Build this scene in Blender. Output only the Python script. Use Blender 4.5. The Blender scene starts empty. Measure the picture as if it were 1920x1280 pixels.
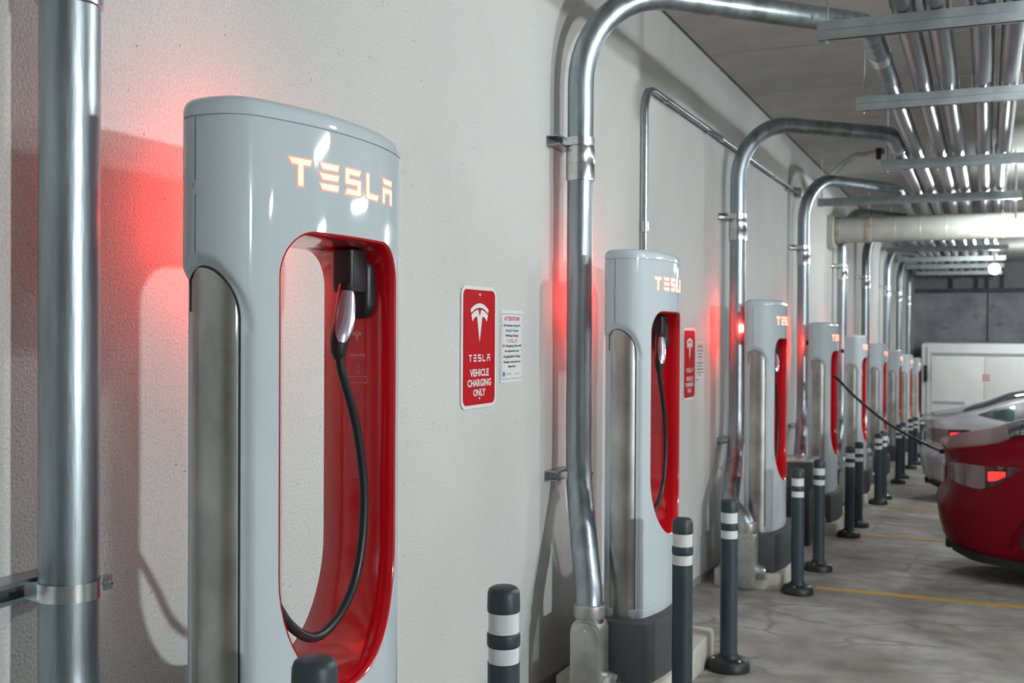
import bpy, bmesh, math, random
from mathutils import Vector, Matrix
random.seed(7)
PI = math.pi
S = bpy.context.scene
COL = S.collection

# ------------------------------------------------------------------ camera, world, exposure
FPX = 2052.0
CAM = Vector((1.74, 0.0, 1.357))
YAW, PITCH, ROLL = math.radians(23.445), math.radians(-0.521), math.radians(0.30)
_F = Vector((-math.sin(YAW)*math.cos(PITCH), math.cos(YAW)*math.cos(PITCH), math.sin(PITCH)))
_R0 = Vector((math.cos(YAW), math.sin(YAW), 0))
_U0 = _R0.cross(_F)
_R = _R0*math.cos(ROLL) + _U0*math.sin(ROLL)
_U = _U0*math.cos(ROLL) - _R0*math.sin(ROLL)
cd = bpy.data.cameras.new('camera')
cam = bpy.data.objects.new('camera', cd)
COL.objects.link(cam)
m3 = Matrix((_R, _U, -_F)).transposed()
cam.matrix_world = Matrix.Translation(CAM) @ m3.to_4x4()
cd.sensor_width = 36.0
cd.lens = FPX/1920.0*36.0
cd.clip_start = 0.05
cd.dof.use_dof = True
cd.dof.focus_distance = 2.75
cd.dof.aperture_fstop = 5.6
S.camera = cam
w = bpy.data.worlds.new('world'); S.world = w
w.use_nodes = True
w.node_tree.nodes['Background'].inputs[0].default_value = (0.62, 0.68, 0.72, 1)
w.node_tree.nodes['Background'].inputs[1].default_value = 0.05
S.view_settings.view_transform = 'Standard'
S.view_settings.look = 'None'
S.view_settings.gamma = 1.0
S.view_settings.use_curve_mapping = False
S.view_settings.exposure = 0.0

LAMP_GLOBE = 360.0        # emission strength of the globe lamps
LAMP_FLOOD = 1650.0      # emission strength of the flood lamp on the far side wall
LAMP_BATTEN = 150.0       # emission strength of the batten lamps
RED_LIGHT = 270.0         # red light bar behind each charger head

SLOPE = 0.043            # the floor falls away from the camera
def fz(y): return -SLOPE*y
CEIL = 3.21
YEND = 30.6

# ------------------------------------------------------------------ materials
def _nt(name):
    m = bpy.data.materials.new(name); m.use_nodes = True
    nt = m.node_tree
    return m, nt, nt.nodes['Principled BSDF']
def mat(name, col, rough=0.5, metal=0.0, var=0.0, vscale=8.0, bump=0.0, bscale=60.0, coat=0.0,
        emit=None, estr=0.0, stretch=None, spec=None, rvar=0.0, col2=None):
    m, nt, b = _nt(name)
    b.inputs['Base Color'].default_value = (*col, 1)
    b.inputs['Roughness'].default_value = rough
    b.inputs['Metallic'].default_value = metal
    b.inputs['Coat Weight'].default_value = coat
    b.inputs['Coat Roughness'].default_value = 0.04
    if spec is not None: b.inputs['Specular IOR Level'].default_value = spec
    if emit:
        b.inputs['Emission Color'].default_value = (*emit, 1)
        b.inputs['Emission Strength'].default_value = estr
    tc = nt.nodes.new('ShaderNodeTexCoord'); mp = nt.nodes.new('ShaderNodeMapping')
    nt.links.new(tc.outputs['Object'], mp.inputs[0])
    if stretch: mp.inputs['Scale'].default_value = stretch
    if var > 0 or rvar > 0 or col2:
        n = nt.nodes.new('ShaderNodeTexNoise'); n.inputs['Scale'].default_value = vscale
        n.inputs['Detail'].default_value = 6; n.inputs['Roughness'].default_value = .6
        nt.links.new(mp.outputs[0], n.inputs['Vector'])
        r = nt.nodes.new('ShaderNodeValToRGB')
        c2 = col2 if col2 else tuple(c*(1-var) for c in col)
        c1 = col if col2 else tuple(min(1, c*(1+var*.5)) for c in col)
        r.color_ramp.elements[0].position = .34; r.color_ramp.elements[1].position = .66
        r.color_ramp.elements[0].color = (*c2, 1); r.color_ramp.elements[1].color = (*c1, 1)
        nt.links.new(n.outputs['Fac'], r.inputs[0])
        if var > 0 or col2: nt.links.new(r.outputs[0], b.inputs['Base Color'])
        if rvar > 0:
            mr = nt.nodes.new('ShaderNodeMapRange')
            mr.inputs['To Min'].default_value = max(.02, rough-rvar); mr.inputs['To Max'].default_value = rough+rvar
            nt.links.new(n.outputs['Fac'], mr.inputs[0]); nt.links.new(mr.outputs[0], b.inputs['Roughness'])
    if bump > 0:
        n2 = nt.nodes.new('ShaderNodeTexNoise'); n2.inputs['Scale'].default_value = bscale
        n2.inputs['Detail'].default_value = 4
        nt.links.new(mp.outputs[0], n2.inputs['Vector'])
        bp = nt.nodes.new('ShaderNodeBump'); bp.inputs['Strength'].default_value = bump
        bp.inputs['Distance'].default_value = .004
        nt.links.new(n2.outputs['Fac'], bp.inputs['Height']); nt.links.new(bp.outputs[0], b.inputs['Normal'])
    return m

def wall_mat():
    m, nt, b = _nt('painted_plaster')
    tc = nt.nodes.new('ShaderNodeTexCoord')
    big = nt.nodes.new('ShaderNodeTexNoise'); big.inputs['Scale'].default_value = 1.1; big.inputs['Detail'].default_value = 5
    fine = nt.nodes.new('ShaderNodeTexNoise'); fine.inputs['Scale'].default_value = 150; fine.inputs['Detail'].default_value = 3
    spk = nt.nodes.new('ShaderNodeTexVoronoi'); spk.inputs['Scale'].default_value = 16
    for n in (big, fine, spk): nt.links.new(tc.outputs['Object'], n.inputs['Vector'])
    r = nt.nodes.new('ShaderNodeValToRGB')
    r.color_ramp.elements[0].position = .35; r.color_ramp.elements[1].position = .65
    r.color_ramp.elements[0].color = (.625, .635, .625, 1); r.color_ramp.elements[1].color = (.70, .705, .695, 1)
    nt.links.new(big.outputs['Fac'], r.inputs[0])
    r2 = nt.nodes.new('ShaderNodeValToRGB')          # rare small dark pits
    r2.color_ramp.elements[0].position = .035; r2.color_ramp.elements[1].position = .06
    r2.color_ramp.elements[0].color = (.55, .53, .5, 1); r2.color_ramp.elements[1].color = (1, 1, 1, 1)
    nt.links.new(spk.outputs['Distance'], r2.inputs[0])
    r3 = nt.nodes.new('ShaderNodeMapRange'); r3.inputs['From Min'].default_value = .3; r3.inputs['From Max'].default_value = .7
    r3.inputs['To Min'].default_value = .86; r3.inputs['To Max'].default_value = 1.07
    nt.links.new(fine.outputs['Fac'], r3.inputs[0])
    mx = nt.nodes.new('ShaderNodeMix'); mx.data_type = 'RGBA'; mx.blend_type = 'MULTIPLY'; mx.inputs[0].default_value = 1
    nt.links.new(r.outputs[0], mx.inputs[6]); nt.links.new(r2.outputs[0], mx.inputs[7])
    mx2 = nt.nodes.new('ShaderNodeMix'); mx2.data_type = 'RGBA'; mx2.blend_type = 'MULTIPLY'; mx2.inputs[0].default_value = 1
    nt.links.new(mx.outputs[2], mx2.inputs[6]); nt.links.new(r3.outputs[0], mx2.inputs[7])
    nt.links.new(mx2.outputs[2], b.inputs['Base Color'])
    b.inputs['Roughness'].default_value = .62; b.inputs['Specular IOR Level'].default_value = .3
    bp = nt.nodes.new('ShaderNodeBump'); bp.inputs['Strength'].default_value = .75; bp.inputs['Distance'].default_value = .005
    nt.links.new(fine.outputs['Fac'], bp.inputs['Height']); nt.links.new(bp.outputs[0], b.inputs['Normal'])
    return m

def floor_mat():
    m, nt, b = _nt('worn_concrete')
    tc = nt.nodes.new('ShaderNodeTexCoord')
    def noise(s, d=6):
        n = nt.nodes.new('ShaderNodeTexNoise'); n.inputs['Scale'].default_value = s; n.inputs['Detail'].default_value = d
        nt.links.new(tc.outputs['Object'], n.inputs['Vector']); return n
    a = noise(1.7, 9); c = noise(6, 9); warp = noise(1.6, 4)
    r = nt.nodes.new('ShaderNodeValToRGB')
    r.color_ramp.elements[0].position = .3; r.color_ramp.elements[1].position = .7
    r.color_ramp.elements[0].color = (.19, .175, .155, 1); r.color_ramp.elements[1].color = (.43, .425, .405, 1)
    nt.links.new(a.outputs['Fac'], r.inputs[0])
    r2 = nt.nodes.new('ShaderNodeMapRange'); r2.inputs['From Min'].default_value = .3; r2.inputs['From Max'].default_value = .7
    r2.inputs['To Min'].default_value = .70; r2.inputs['To Max'].default_value = 1.18
    nt.links.new(c.outputs['Fac'], r2.inputs[0])
    mx = nt.nodes.new('ShaderNodeMix'); mx.data_type = 'RGBA'; mx.blend_type = 'MULTIPLY'; mx.inputs[0].default_value = 1
    nt.links.new(r.outputs[0], mx.inputs[6]); nt.links.new(r2.outputs[0], mx.inputs[7])
    # crack network, broken up by noise
    add = nt.nodes.new('ShaderNodeMix'); add.data_type = 'VECTOR'; add.inputs[0].default_value = .28
    nt.links.new(tc.outputs['Object'], add.inputs[4]); nt.links.new(warp.outputs['Color'], add.inputs[5])
    v = nt.nodes.new('ShaderNodeTexVoronoi'); v.feature = 'DISTANCE_TO_EDGE'; v.inputs['Scale'].default_value = 2.9
    nt.links.new(add.outputs[1], v.inputs['Vector'])
    rc = nt.nodes.new('ShaderNodeValToRGB')
    rc.color_ramp.elements[0].position = .0; rc.color_ramp.elements[1].position = .06
    rc.color_ramp.elements[0].color = (1, 1, 1, 1); rc.color_ramp.elements[1].color = (0, 0, 0, 1)
    nt.links.new(v.outputs['Distance'], rc.inputs[0])
    br = nt.nodes.new('ShaderNodeMapRange'); br.inputs['From Min'].default_value = .47; br.inputs['From Max'].default_value = .60
    br.inputs['To Min'].default_value = 0; br.inputs['To Max'].default_value = .75
    nt.links.new(a.outputs['Fac'], br.inputs[0])
    mu = nt.nodes.new('ShaderNodeMath'); mu.operation = 'MULTIPLY'
    nt.links.new(rc.outputs[0], mu.inputs[0]); nt.links.new(br.outputs[0], mu.inputs[1])
    mx2 = nt.nodes.new('ShaderNodeMix'); mx2.data_type = 'RGBA'
    nt.links.new(mu.outputs[0], mx2.inputs[0]); nt.links.new(mx.outputs[2], mx2.inputs[6])
    mx2.inputs[7].default_value = (.15, .13, .10, 1)
    nt.links.new(mx2.outputs[2], b.inputs['Base Color'])
    b.inputs['Roughness'].default_value = .55
    bp = nt.nodes.new('ShaderNodeBump'); bp.inputs['Strength'].default_value = .25; bp.inputs['Distance'].default_value = .004
    nt.links.new(c.outputs['Fac'], bp.inputs['Height']); nt.links.new(bp.outputs[0], b.inputs['Normal'])
    return m

M = {}
M['wall'] = wall_mat()
M['floor'] = floor_mat()
M['basepaint'] = mat('grey_base_paint', (.34, .35, .36), .6, var=.25, vscale=6)
M['ceiling'] = mat('ceiling_board', (.60, .59, .57), .8, var=.12, vscale=2.5, bump=.2, bscale=40)
M['endwall'] = mat('dark_block_wall', (.40, .405, .44), .7, var=.3, vscale=1.6, bump=.2, bscale=30)
M['scuff'] = mat('wall_patch', (.34, .35, .37), .7, var=.4, vscale=9)
M['beam'] = mat('dark_beam', (.10, .10, .105), .7, var=.3, vscale=4)
M['farpanel'] = mat('far_panel', (.34, .34, .35), .7, var=.1)
M['white'] = mat('gloss_white_plastic', (.57, .64, .685), .055, coat=0, spec=.5)
M['whitecap'] = mat('gloss_white_cap', (.58, .65, .695), .055, coat=0)
M['red'] = mat('gloss_red_plastic', (.56, .004, .010), .13, coat=.5)
M['steel'] = mat('brushed_stainless', (.50, .485, .46), .40, 1.0, var=.45, vscale=3.2, rvar=.08, stretch=(1, 1, .6))
M['galv'] = mat('galvanised_pipe', (.38, .43, .465), .38, 1.0, var=.34, vscale=16, rvar=.10, stretch=(1, 1, .12), bump=.16, bscale=90)
M['galvrack'] = mat('galvanised_rack_pipe', (.36, .365, .385), .30, 1.0, var=.22, vscale=8, rvar=.08, stretch=(1, .16, 1))
M['zinc'] = mat('zinc_fitting', (.66, .68, .70), .24, 1.0, var=.15, vscale=20)
M['strut'] = mat('zinc_strut', (.44, .48, .50), .42, 1.0, var=.15, vscale=10)
M['alu'] = mat('cast_aluminium', (.50, .49, .47), .42, .75, var=.2, vscale=12, bump=.15, bscale=80)
M['black'] = mat('black_plastic', (.018, .018, .022), .38, bump=.1, bscale=220)
M['rubber'] = mat('black_rubber', (.016, .018, .020), .45)
M['cable'] = mat('black_cable', (.016, .018, .022), .36)
M['seam'] = mat('dark_seam', (.035, .035, .04), .7)
M['silver'] = mat('pearl_silver', (.66, .60, .72), .22, .75)
M['block'] = mat('dark_grey_block', (.075, .075, .082), .55, var=.15, vscale=12, bump=.15, bscale=150)
M['pad'] = mat('cast_concrete', (.52, .50, .44), .8, var=.3, vscale=5, bump=.3, bscale=50)
M['bollard'] = mat('slate_plastic', (.038, .056, .070), .45, var=.12, vscale=10, bump=.06, bscale=160)
M['tape'] = mat('reflective_tape', (.78, .80, .81), .35, var=.06, vscale=20)
M['yellow'] = mat('yellow_paint', (.62, .36, .035), .6, var=.3, vscale=14, col2=(.44, .31, .11))
M['letter'] = mat('lit_letter', (.9, .5, .3), .4, emit=(1.0, .60, .34), estr=1.36)
M['halo'] = mat('lit_letter_edge', (.9, .3, .25), .4, emit=(1.0, .20, .15), estr=.85)
M['redlamp'] = mat('red_light_bar', (.8, .05, .03), .4, emit=(1.0, .035, .025), estr=RED_LIGHT)
M['signred'] = mat('sign_red', (.50, .006, .014), .5, spec=.2)
M['signwhite'] = mat('sign_white', (.78, .80, .80), .35)
M['ink'] = mat('print_black', (.03, .04, .05), .5)
M['inkgrey'] = mat('print_grey', (.45, .47, .5), .5)
M['inkred'] = mat('print_red', (.62, .06, .05), .5)
M['inkblue'] = mat('print_blue', (.06, .22, .48), .5)
M['printpink'] = mat('print_pale', (.66, .34, .36), .4)
M['linerlabel'] = mat('liner_label', (.50, .05, .065), .35)
M['duct'] = mat('duct_wrap', (.44, .44, .41), .35, .25, var=.12, vscale=5)
M['rust'] = mat('duct_band', (.36, .31, .25), .6, var=.3, vscale=12)
M['truck'] = mat('truck_white', (.86, .88, .87), .45, var=.05, vscale=2)
M['truckgap'] = mat('truck_gap', (.38, .41, .41), .6)
M['bin'] = mat('bin_body', (.06, .058, .065), .5)
M['globe'] = mat('lamp_globe', (1, 1, 1), .3, emit=(.94, 1.0, .99), estr=LAMP_GLOBE)
M['tube'] = mat('lamp_tube', (1, 1, 1), .3, emit=(.95, .99, 1.0), estr=LAMP_BATTEN)
M['flood'] = mat('flood_lens', (1, 1, 1), .3, emit=(.92, 1.0, 1.0), estr=LAMP_FLOOD)
M['housing'] = mat('lamp_housing', (.6, .61, .6), .5)
M['carred'] = mat('red_car_paint', (.15, .003, .009), .38, .0, coat=.04, spec=.14)
M['cargrey'] = mat('silver_car_paint', (.44, .43, .46), .26, .35, coat=.6)
M['glass'] = mat('car_glass', (.012, .016, .016), .04, coat=.6)
M['glassgreen'] = mat('car_glass_green', (.03, .065, .058), .06, coat=.5)
M['trimblack'] = mat('car_black_trim', (.012, .012, .013), .35)
M['lens'] = mat('tail_lens_grey', (.20, .13, .135), .15, .3, coat=.7)
M['lensdark'] = mat('tail_lens_dark', (.03, .008, .010), .12, coat=.7)
M['tail'] = mat('tail_lamp', (.8, .02, .02), .3, emit=(1.0, .03, .025), estr=1.6)
M['tyre'] = mat('tyre', (.02, .02, .021), .7, bump=.2, bscale=80)
M['rim'] = mat('rim', (.16, .16, .17), .35, .8)

# ------------------------------------------------------------------ mesh helpers
class MB:
    def __init__(s): s.v = []; s.f = []; s.m = []
    def add(s, vs, fs, mi=0):
        o = len(s.v); s.v += [tuple(v) for v in vs]
        s.f += [tuple(i+o for i in f) for f in fs]; s.m += [mi]*len(fs)
        return s
    def box(s, a, b, mi=0):
        (x0, y0, z0), (x1, y1, z1) = a, b
        return s.add([(x0,y0,z0),(x1,y0,z0),(x1,y1,z0),(x0,y1,z0),(x0,y0,z1),(x1,y0,z1),(x1,y1,z1),(x0,y1,z1)],
                     [(0,3,2,1),(4,5,6,7),(0,1,5,4),(1,2,6,5),(2,3,7,6),(3,0,4,7)], mi)
    def grid(s, rows, closeu=False, mi=0, capa=False, capb=False):
        n = len(rows[0]); vs = [p for r in rows for p in r]; fs = []
        for i in range(len(rows)-1):
            for j in range(n if closeu else n-1):
                k = (j+1) % n
                fs.append((i*n+j, i*n+k, (i+1)*n+k, (i+1)*n+j))
        if capa: fs.append(tuple(range(n-1, -1, -1)))
        if capb: fs.append(tuple((len(rows)-1)*n+j for j in range(n)))
        return s.add(vs, fs, mi)
    def tube(s, path, r, n=16, cap=True, mi=0):
        rows = []; P = [Vector(p) for p in path]; up = None
        for i, p in enumerate(P):
            t = (P[min(i+1, len(P)-1)]-P[max(i-1, 0)]).normalized()
            if up is None:
                up = Vector((0,0,1)) if abs(t.z) < .9 else Vector((1,0,0))
            up = (up - t*up.dot(t)).normalized(); sd = t.cross(up)
            rr = r[i] if isinstance(r, (list, tuple)) else r
            rows.append([p + (up*math.cos(2*PI*k/n) + sd*math.sin(2*PI*k/n))*rr for k in range(n)])
        return s.grid(rows, True, mi, cap, cap)
    def lathe(s, prof, o=(0,0,0), n=24, axis='z', mi=0):
        rows = []
        for r, h in prof:
            row = []
            for k in range(n):
                a = 2*PI*k/n; c, d = r*math.cos(a), r*math.sin(a)
                v = {'z': (c, d, h), 'x': (h, c, d), 'y': (d, h, c)}[axis]
                row.append((v[0]+o[0], v[1]+o[1], v[2]+o[2]))
            rows.append(row)
        return s.grid(rows, True, mi, True, True)
    def prism(s, poly, axis, a, b, mi=0):
        """extrude a 2-D polygon along an axis. poly in the two other axes (x: (y,z); y: (x,z); z: (x,y))"""
        def P(p, t): return {'x': (t, p[0], p[1]), 'y': (p[0], t, p[1]), 'z': (p[0], p[1], t)}[axis]
        n = len(poly)
        return s.add([P(p, a) for p in poly]+[P(p, b) for p in poly],
                     [tuple(range(n-1, -1, -1)), tuple(range(n, 2*n))]+[(i, (i+1) % n, n+(i+1) % n, n+i) for i in range(n)], mi)
    def mesh(s, name, mats, org=(0,0,0), smooth=None, bevel=0.0):
        me = bpy.data.meshes.new(name)
        me.from_pydata([(v[0]-org[0], v[1]-org[1], v[2]-org[2]) for v in s.v], [], s.f)
        for mm in (mats if isinstance(mats, list) else [mats]): me.materials.append(M[mm])
        if any(s.m): me.polygons.foreach_set('material_index', s.m)
        bm = bmesh.new(); bm.from_mesh(me)
        bmesh.ops.recalc_face_normals(bm, faces=bm.faces[:])
        if bevel > 0:
            es = [e for e in bm.edges if len(e.link_faces) == 2 and e.calc_face_angle(0) > .6]
            bmesh.ops.bevel(bm, geom=es, offset=bevel, segments=2, affect='EDGES', profile=.5, clamp_overlap=True)
        bm.to_mesh(me); bm.free()
        if smooth is not None:
            me.shade_smooth(); me.set_sharp_from_angle(angle=math.radians(smooth))
        me.update()
        return me
    def obj(s, name, mats, parent=None, org=(0,0,0), smooth=35, bevel=0.0, loc=None):
        o = bpy.data.objects.new(name, s.mesh(name, mats, org, smooth, bevel))
        COL.objects.link(o); o.parent = parent
        if loc is not None: o.location = loc
        return o

def link(name, me, parent=None, loc=None):
    o = bpy.data.objects.new(name, me); COL.objects.link(o); o.parent = parent
    if loc is not None: o.location = loc
    return o
def tag(o, label=None, cat=None, group=None, kind=None):
    if label: o['label'] = label
    if cat: o['category'] = cat
    if group: o['group'] = group
    if kind: o['kind'] = kind
    return o
def thing(name, loc, label, cat, group=None):
    o = bpy.data.objects.new(name, None); COL.objects.link(o); o.location = loc
    o.empty_display_size = .1
    return tag(o, label, cat, group)

def fillet(pts, rad, seg=10):
    P = [Vector(p) for p in pts]; out = [P[0]]
    for i in range(1, len(P)-1):
        a = (P[i-1]-P[i]); b = (P[i+1]-P[i]); r = rad[i] if isinstance(rad, (list, tuple)) else rad
        la, lb = a.length, b.length; a.normalize(); b.normalize()
        th = math.acos(max(-1, min(1, a.dot(b))))
        if th > PI-.01: out.append(P[i]); continue
        d = r/math.tan(th/2); d = min(d, la*.48 if i > 1 else la*.95, lb*.48 if i < len(P)-2 else lb*.95); r = d*math.tan(th/2)
        ce = P[i]+(a+b).normalized()*(r/math.sin(th/2))
        s0 = P[i]+a*d-ce; s1 = P[i]+b*d-ce; ang = PI-th
        for k in range(seg+1):
            t = k/seg
            out.append(ce+(s0*math.sin((1-t)*ang)+s1*math.sin(t*ang))/math.sin(ang))
    out.append(P[-1]); return out
def smooth_path(pts, n=8):
    P = [Vector(p) for p in pts]; P = [P[0]*2-P[1]]+P+[P[-1]*2-P[-2]]; out = []
    for i in range(1, len(P)-2):
        for k in range(n):
            t = k/n
            out.append(.5*((2*P[i])+(P[i+1]-P[i-1])*t+(2*P[i-1]-5*P[i]+4*P[i+1]-P[i+2])*t*t+(3*P[i]-P[i-1]-3*P[i+1]+P[i+2])*t**3))
    out.append(P[-2]); return out
def rrect(cx, cy, w, h, r, n=6):
    pts = []
    for sx, sy, a0 in ((1,1,0),(-1,1,90),(-1,-1,180),(1,-1,270)):
        for k in range(n+1):
            a = math.radians(a0+90*k/n)
            pts.append((cx+sx*(w/2-r)+r*math.cos(a), cy+sy*(h/2-r)+r*math.sin(a)))
    return pts
def offset_poly(pts, d):
    n = len(pts); ar = sum(pts[i][0]*pts[(i+1) % n][1]-pts[(i+1) % n][0]*pts[i][1] for i in range(n))
    sg = 1 if ar > 0 else -1; out = []
    for i in range(n):
        a = Vector(pts[i-1]); b = Vector(pts[i]); c = Vector(pts[(i+1) % n])
        e0 = (b-a).normalized(); e1 = (c-b).normalized()
        n0 = Vector((e0.y, -e0.x))*sg; n1 = Vector((e1.y, -e1.x))*sg
        k = max(.45, 1+n0.dot(n1)); mdir = (n0+n1)/k
        out.append(tuple(b+mdir*d))
    return out
def text_polys(txt, cx, cy, w, h):
    """flat outlines of a line of text as (verts, faces) in 2-D, fitted to a box"""
    cu = bpy.data.curves.new('text', 'FONT'); cu.body = txt; cu.align_x = 'CENTER'; cu.offset = .026
    cu.resolution_u = 2
    o = bpy.data.objects.new('text', cu); COL.objects.link(o)
    dg = bpy.context.evaluated_depsgraph_get()
    me = o.evaluated_get(dg).to_mesh()
    vs = [(v.co.x, v.co.y) for v in me.vertices]; fs = [tuple(p.vertices) for p in me.polygons]
    o.evaluated_get(dg).to_mesh_clear(); bpy.data.objects.remove(o); bpy.data.curves.remove(cu)
    x0 = min(v[0] for v in vs); x1 = max(v[0] for v in vs); y0 = min(v[1] for v in vs); y1 = max(v[1] for v in vs)
    return [(cx+((v[0]-x0)/(x1-x0)-.5)*w, cy+((v[1]-y0)/(y1-y0)-.5)*h) for v in vs], fs

# lettering of the charger name, unit boxes
GL = {
 'T': [[(0,1),(1,1),(.92,.80),(.60,.80),(.60,0),(.40,0),(.40,.80),(.12,.80)]],
 'E': [[(0,1),(1,1),(.94,.80),(.12,.80)], [(0,.60),(1,.60),(.94,.40),(.12,.40)], [(0,.20),(1,.20),(.94,0),(.12,0)]],
 'S': [[(0,1),(1,1),(.90,.81),(.20,.81),(.20,.60),(1,.60),(1,0),(0,0),(.10,.19),(.80,.19),(.80,.41),(0,.41)]],
 'L': [[(0,1),(.19,1),(.19,.19),(1,.19),(.90,0),(0,0)]],
 'A': [[(0,1),(1,1),(.94,.81),(.12,.81)], [(0,.62),(1,.62),(1,0),(.81,0),(.81,.43),(.19,.43),(.19,0),(0,0)]],
}
def word_polys(cx, cy, w, h):
    lw = w*.147; gap = (w-5*lw)/4; out = []
    for i, ch in enumerate('TESLA'):
        x0 = cx-w/2+i*(lw+gap)
        for poly in GL[ch]: out.append([(x0+p[0]*lw, cy-h/2+p[1]*h) for p in poly])
    return out
def emblem_polys(cx, cy, w):
    """the T emblem: an arched bar over a T with a long tapering stem"""
    def top(x): return .42-.15*x*x/.25
    N = 12; a = []
    for k in range(N+1):
        x = -.5+k/N; a.append((x, top(x)))
    for k in range(N+1):
        x = .475-.95*k/N; a.append((x, top(x)-.105))
    b = []
    for k in range(N//2+1):
        x = -.465+k*(.465-.085)/(N//2); b.append((x, top(x)-.15))
    b.append((0, .10))
    for k in range(N//2+1):
        x = .085+k*(.465-.085)/(N//2); b.append((x, top(x)-.15))
    b += [(.395, -.02), (.33, .055), (.24, .09), (.15, .105), (0, -.50), (-.15, .105), (-.24, .09), (-.33, .055), (-.395, -.02)]
    return [[(cx+p[0]*w, cy+p[1]*w) for p in q] for q in (a, b)]

# ------------------------------------------------------------------ the setting
def struct(name, mb, m, smooth=None, org=(0,0,0), parent=None):
    o = mb.obj(name, m, parent, org=org, smooth=smooth, loc=org if any(org) else None)
    if parent is None: tag(o, kind='structure')
    return o
XR, YB = 14.0, -5.0
fl = MB().add([(-.1,YB,fz(YB)),(XR,YB,fz(YB)),(XR,YEND+.2,fz(YEND+.2)),(-.1,YEND+.2,fz(YEND+.2)),
               (-.1,YB,fz(YB)-.2),(XR,YB,fz(YB)-.2),(XR,YEND+.2,fz(YEND+.2)-.2),(-.1,YEND+.2,fz(YEND+.2)-.2)],
              [(0,1,2,3),(7,6,5,4),(0,4,5,1),(1,5,6,2),(2,6,7,3),(3,7,4,0)])
floor = struct('floor', fl, 'floor')
tag(floor, 'worn grey concrete garage floor with cracks and stains', 'floor')
wl = struct('wall_left', MB().box((-.25,YB,-2.0),(0,YEND+.2,CEIL+.3)), 'wall')
tag(wl, 'pale painted plaster wall behind the chargers', 'wall')
bb = MB()
bb.add([(0,YB,fz(YB)-.05),(.006,YB,fz(YB)-.05),(.006,YB,fz(YB)+.05),(0,YB,fz(YB)+.05),
        (0,YEND,fz(YEND)-.05),(.006,YEND,fz(YEND)-.05),(.006,YEND,fz(YEND)+.05),(0,YEND,fz(YEND)+.05)],
       [(0,1,2,3),(7,6,5,4),(0,4,5,1),(1,5,6,2),(2,6,7,3),(3,7,4,0)])
tag(struct('baseboard_left', bb, 'basepaint'), 'grey painted band along the foot of the plaster wall', 'baseboard')
ce = struct('ceiling', MB().box((-.1,YB,CEIL+.02),(XR,YEND+.2,CEIL+.2)), 'seam')
tag(ce, 'dim grey boarded garage ceiling', 'ceiling')
pw = 1.30; pme = {}
y = 11.14 - pw*13
while y < YEND:
    for x0, x1 in ((.022, 4.6), (4.61, 9.2), (9.21, XR-.01)):
        key = (x0, x1)
        if key not in pme:
            pme[key] = MB().box((x0, .006, CEIL), (x1, pw-.006, CEIL+.03)).mesh('ceiling_panel', 'ceiling')
        link('ceiling_panel', pme[key], ce, (0, y, 0))
    y += pw
# far wall with beam, posts and scuffed blocks
ew = struct('wall_end', MB().box((-.1,YEND,-2.2),(XR,YEND+.2,2.42)), 'endwall')
tag(ew, 'dark grey block wall at the far end of the garage', 'wall')
MB().box((1.735,YEND-.012,-2),(1.775,YEND,2.42)).obj('wall_joint', 'beam', ew, smooth=None)
for (px, pz, pwid, ph) in ((.95,2.0,.5,.18),(1.5,1.82,.22,.2),(1.85,2.03,.2,.28),(.7,1.5,.5,.1),(2.05,1.6,.22,.16)):
    pts = []
    for k in range(11):
        a = 2*PI*k/11; rr = .5*(.65+.5*random.random()); pts.append((px+pwid*rr*math.cos(a), pz+ph*rr*math.sin(a)))
    MB().prism(pts, 'y', YEND-.004, YEND+.01).obj('wall_patch', 'scuff', ew, smooth=None)
tr = struct('trim_1', MB().box((-.1,YEND-.25,2.42),(XR,YEND+.2,2.52)), 'beam')
tag(tr, 'dark ledge beam across the top of the far wall', 'beam')
fp = struct('wall_upper_end', MB().box((-.1,YEND+.12,2.52),(XR,YEND+.2,CEIL+.1)), 'farpanel')
tag(fp, 'paler strip of wall above the far ledge', 'wall')
for px in (.86, 1.47, 1.72, 2.07, 2.9, 3.8):
    MB().box((px,YEND-.05,2.52),(px+.06,YEND+.1,CEIL)).obj('post', 'beam', tr, smooth=None)
rw = struct('wall_right', MB().box((XR,YB,-2.0),(XR+.2,YEND+.2,CEIL+.3)), 'farpanel')
tag(rw, 'pale garage wall across the driving lane', 'wall')
bw = struct('wall_back', MB().box((-.25,YB-.2,-2.0),(XR+.2,YB,CEIL+.3)), 'farpanel')
tag(bw, 'pale garage wall behind the viewpoint', 'wall')
# painted bay lines
for yy in (4.62, 7.40, 10.18, 12.73, 15.5, 18.3):
    z0 = fz(yy-.045)+.003; z1 = fz(yy+.045)+.003
    mb = MB().add([(.72,yy-.045,z0-.01),(5.6,yy-.045,z0-.01),(5.6,yy+.045,z1-.01),(.72,yy+.045,z1-.01),
                   (.72,yy-.045,z0),(5.6,yy-.045,z0),(5.6,yy+.045,z1),(.72,yy+.045,z1)],
                  [(0,3,2,1),(4,5,6,7),(0,1,5,4),(1,2,6,5),(2,3,7,6),(3,0,4,7)])
    mb.obj('painted_line', 'yellow', floor, smooth=None)

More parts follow.
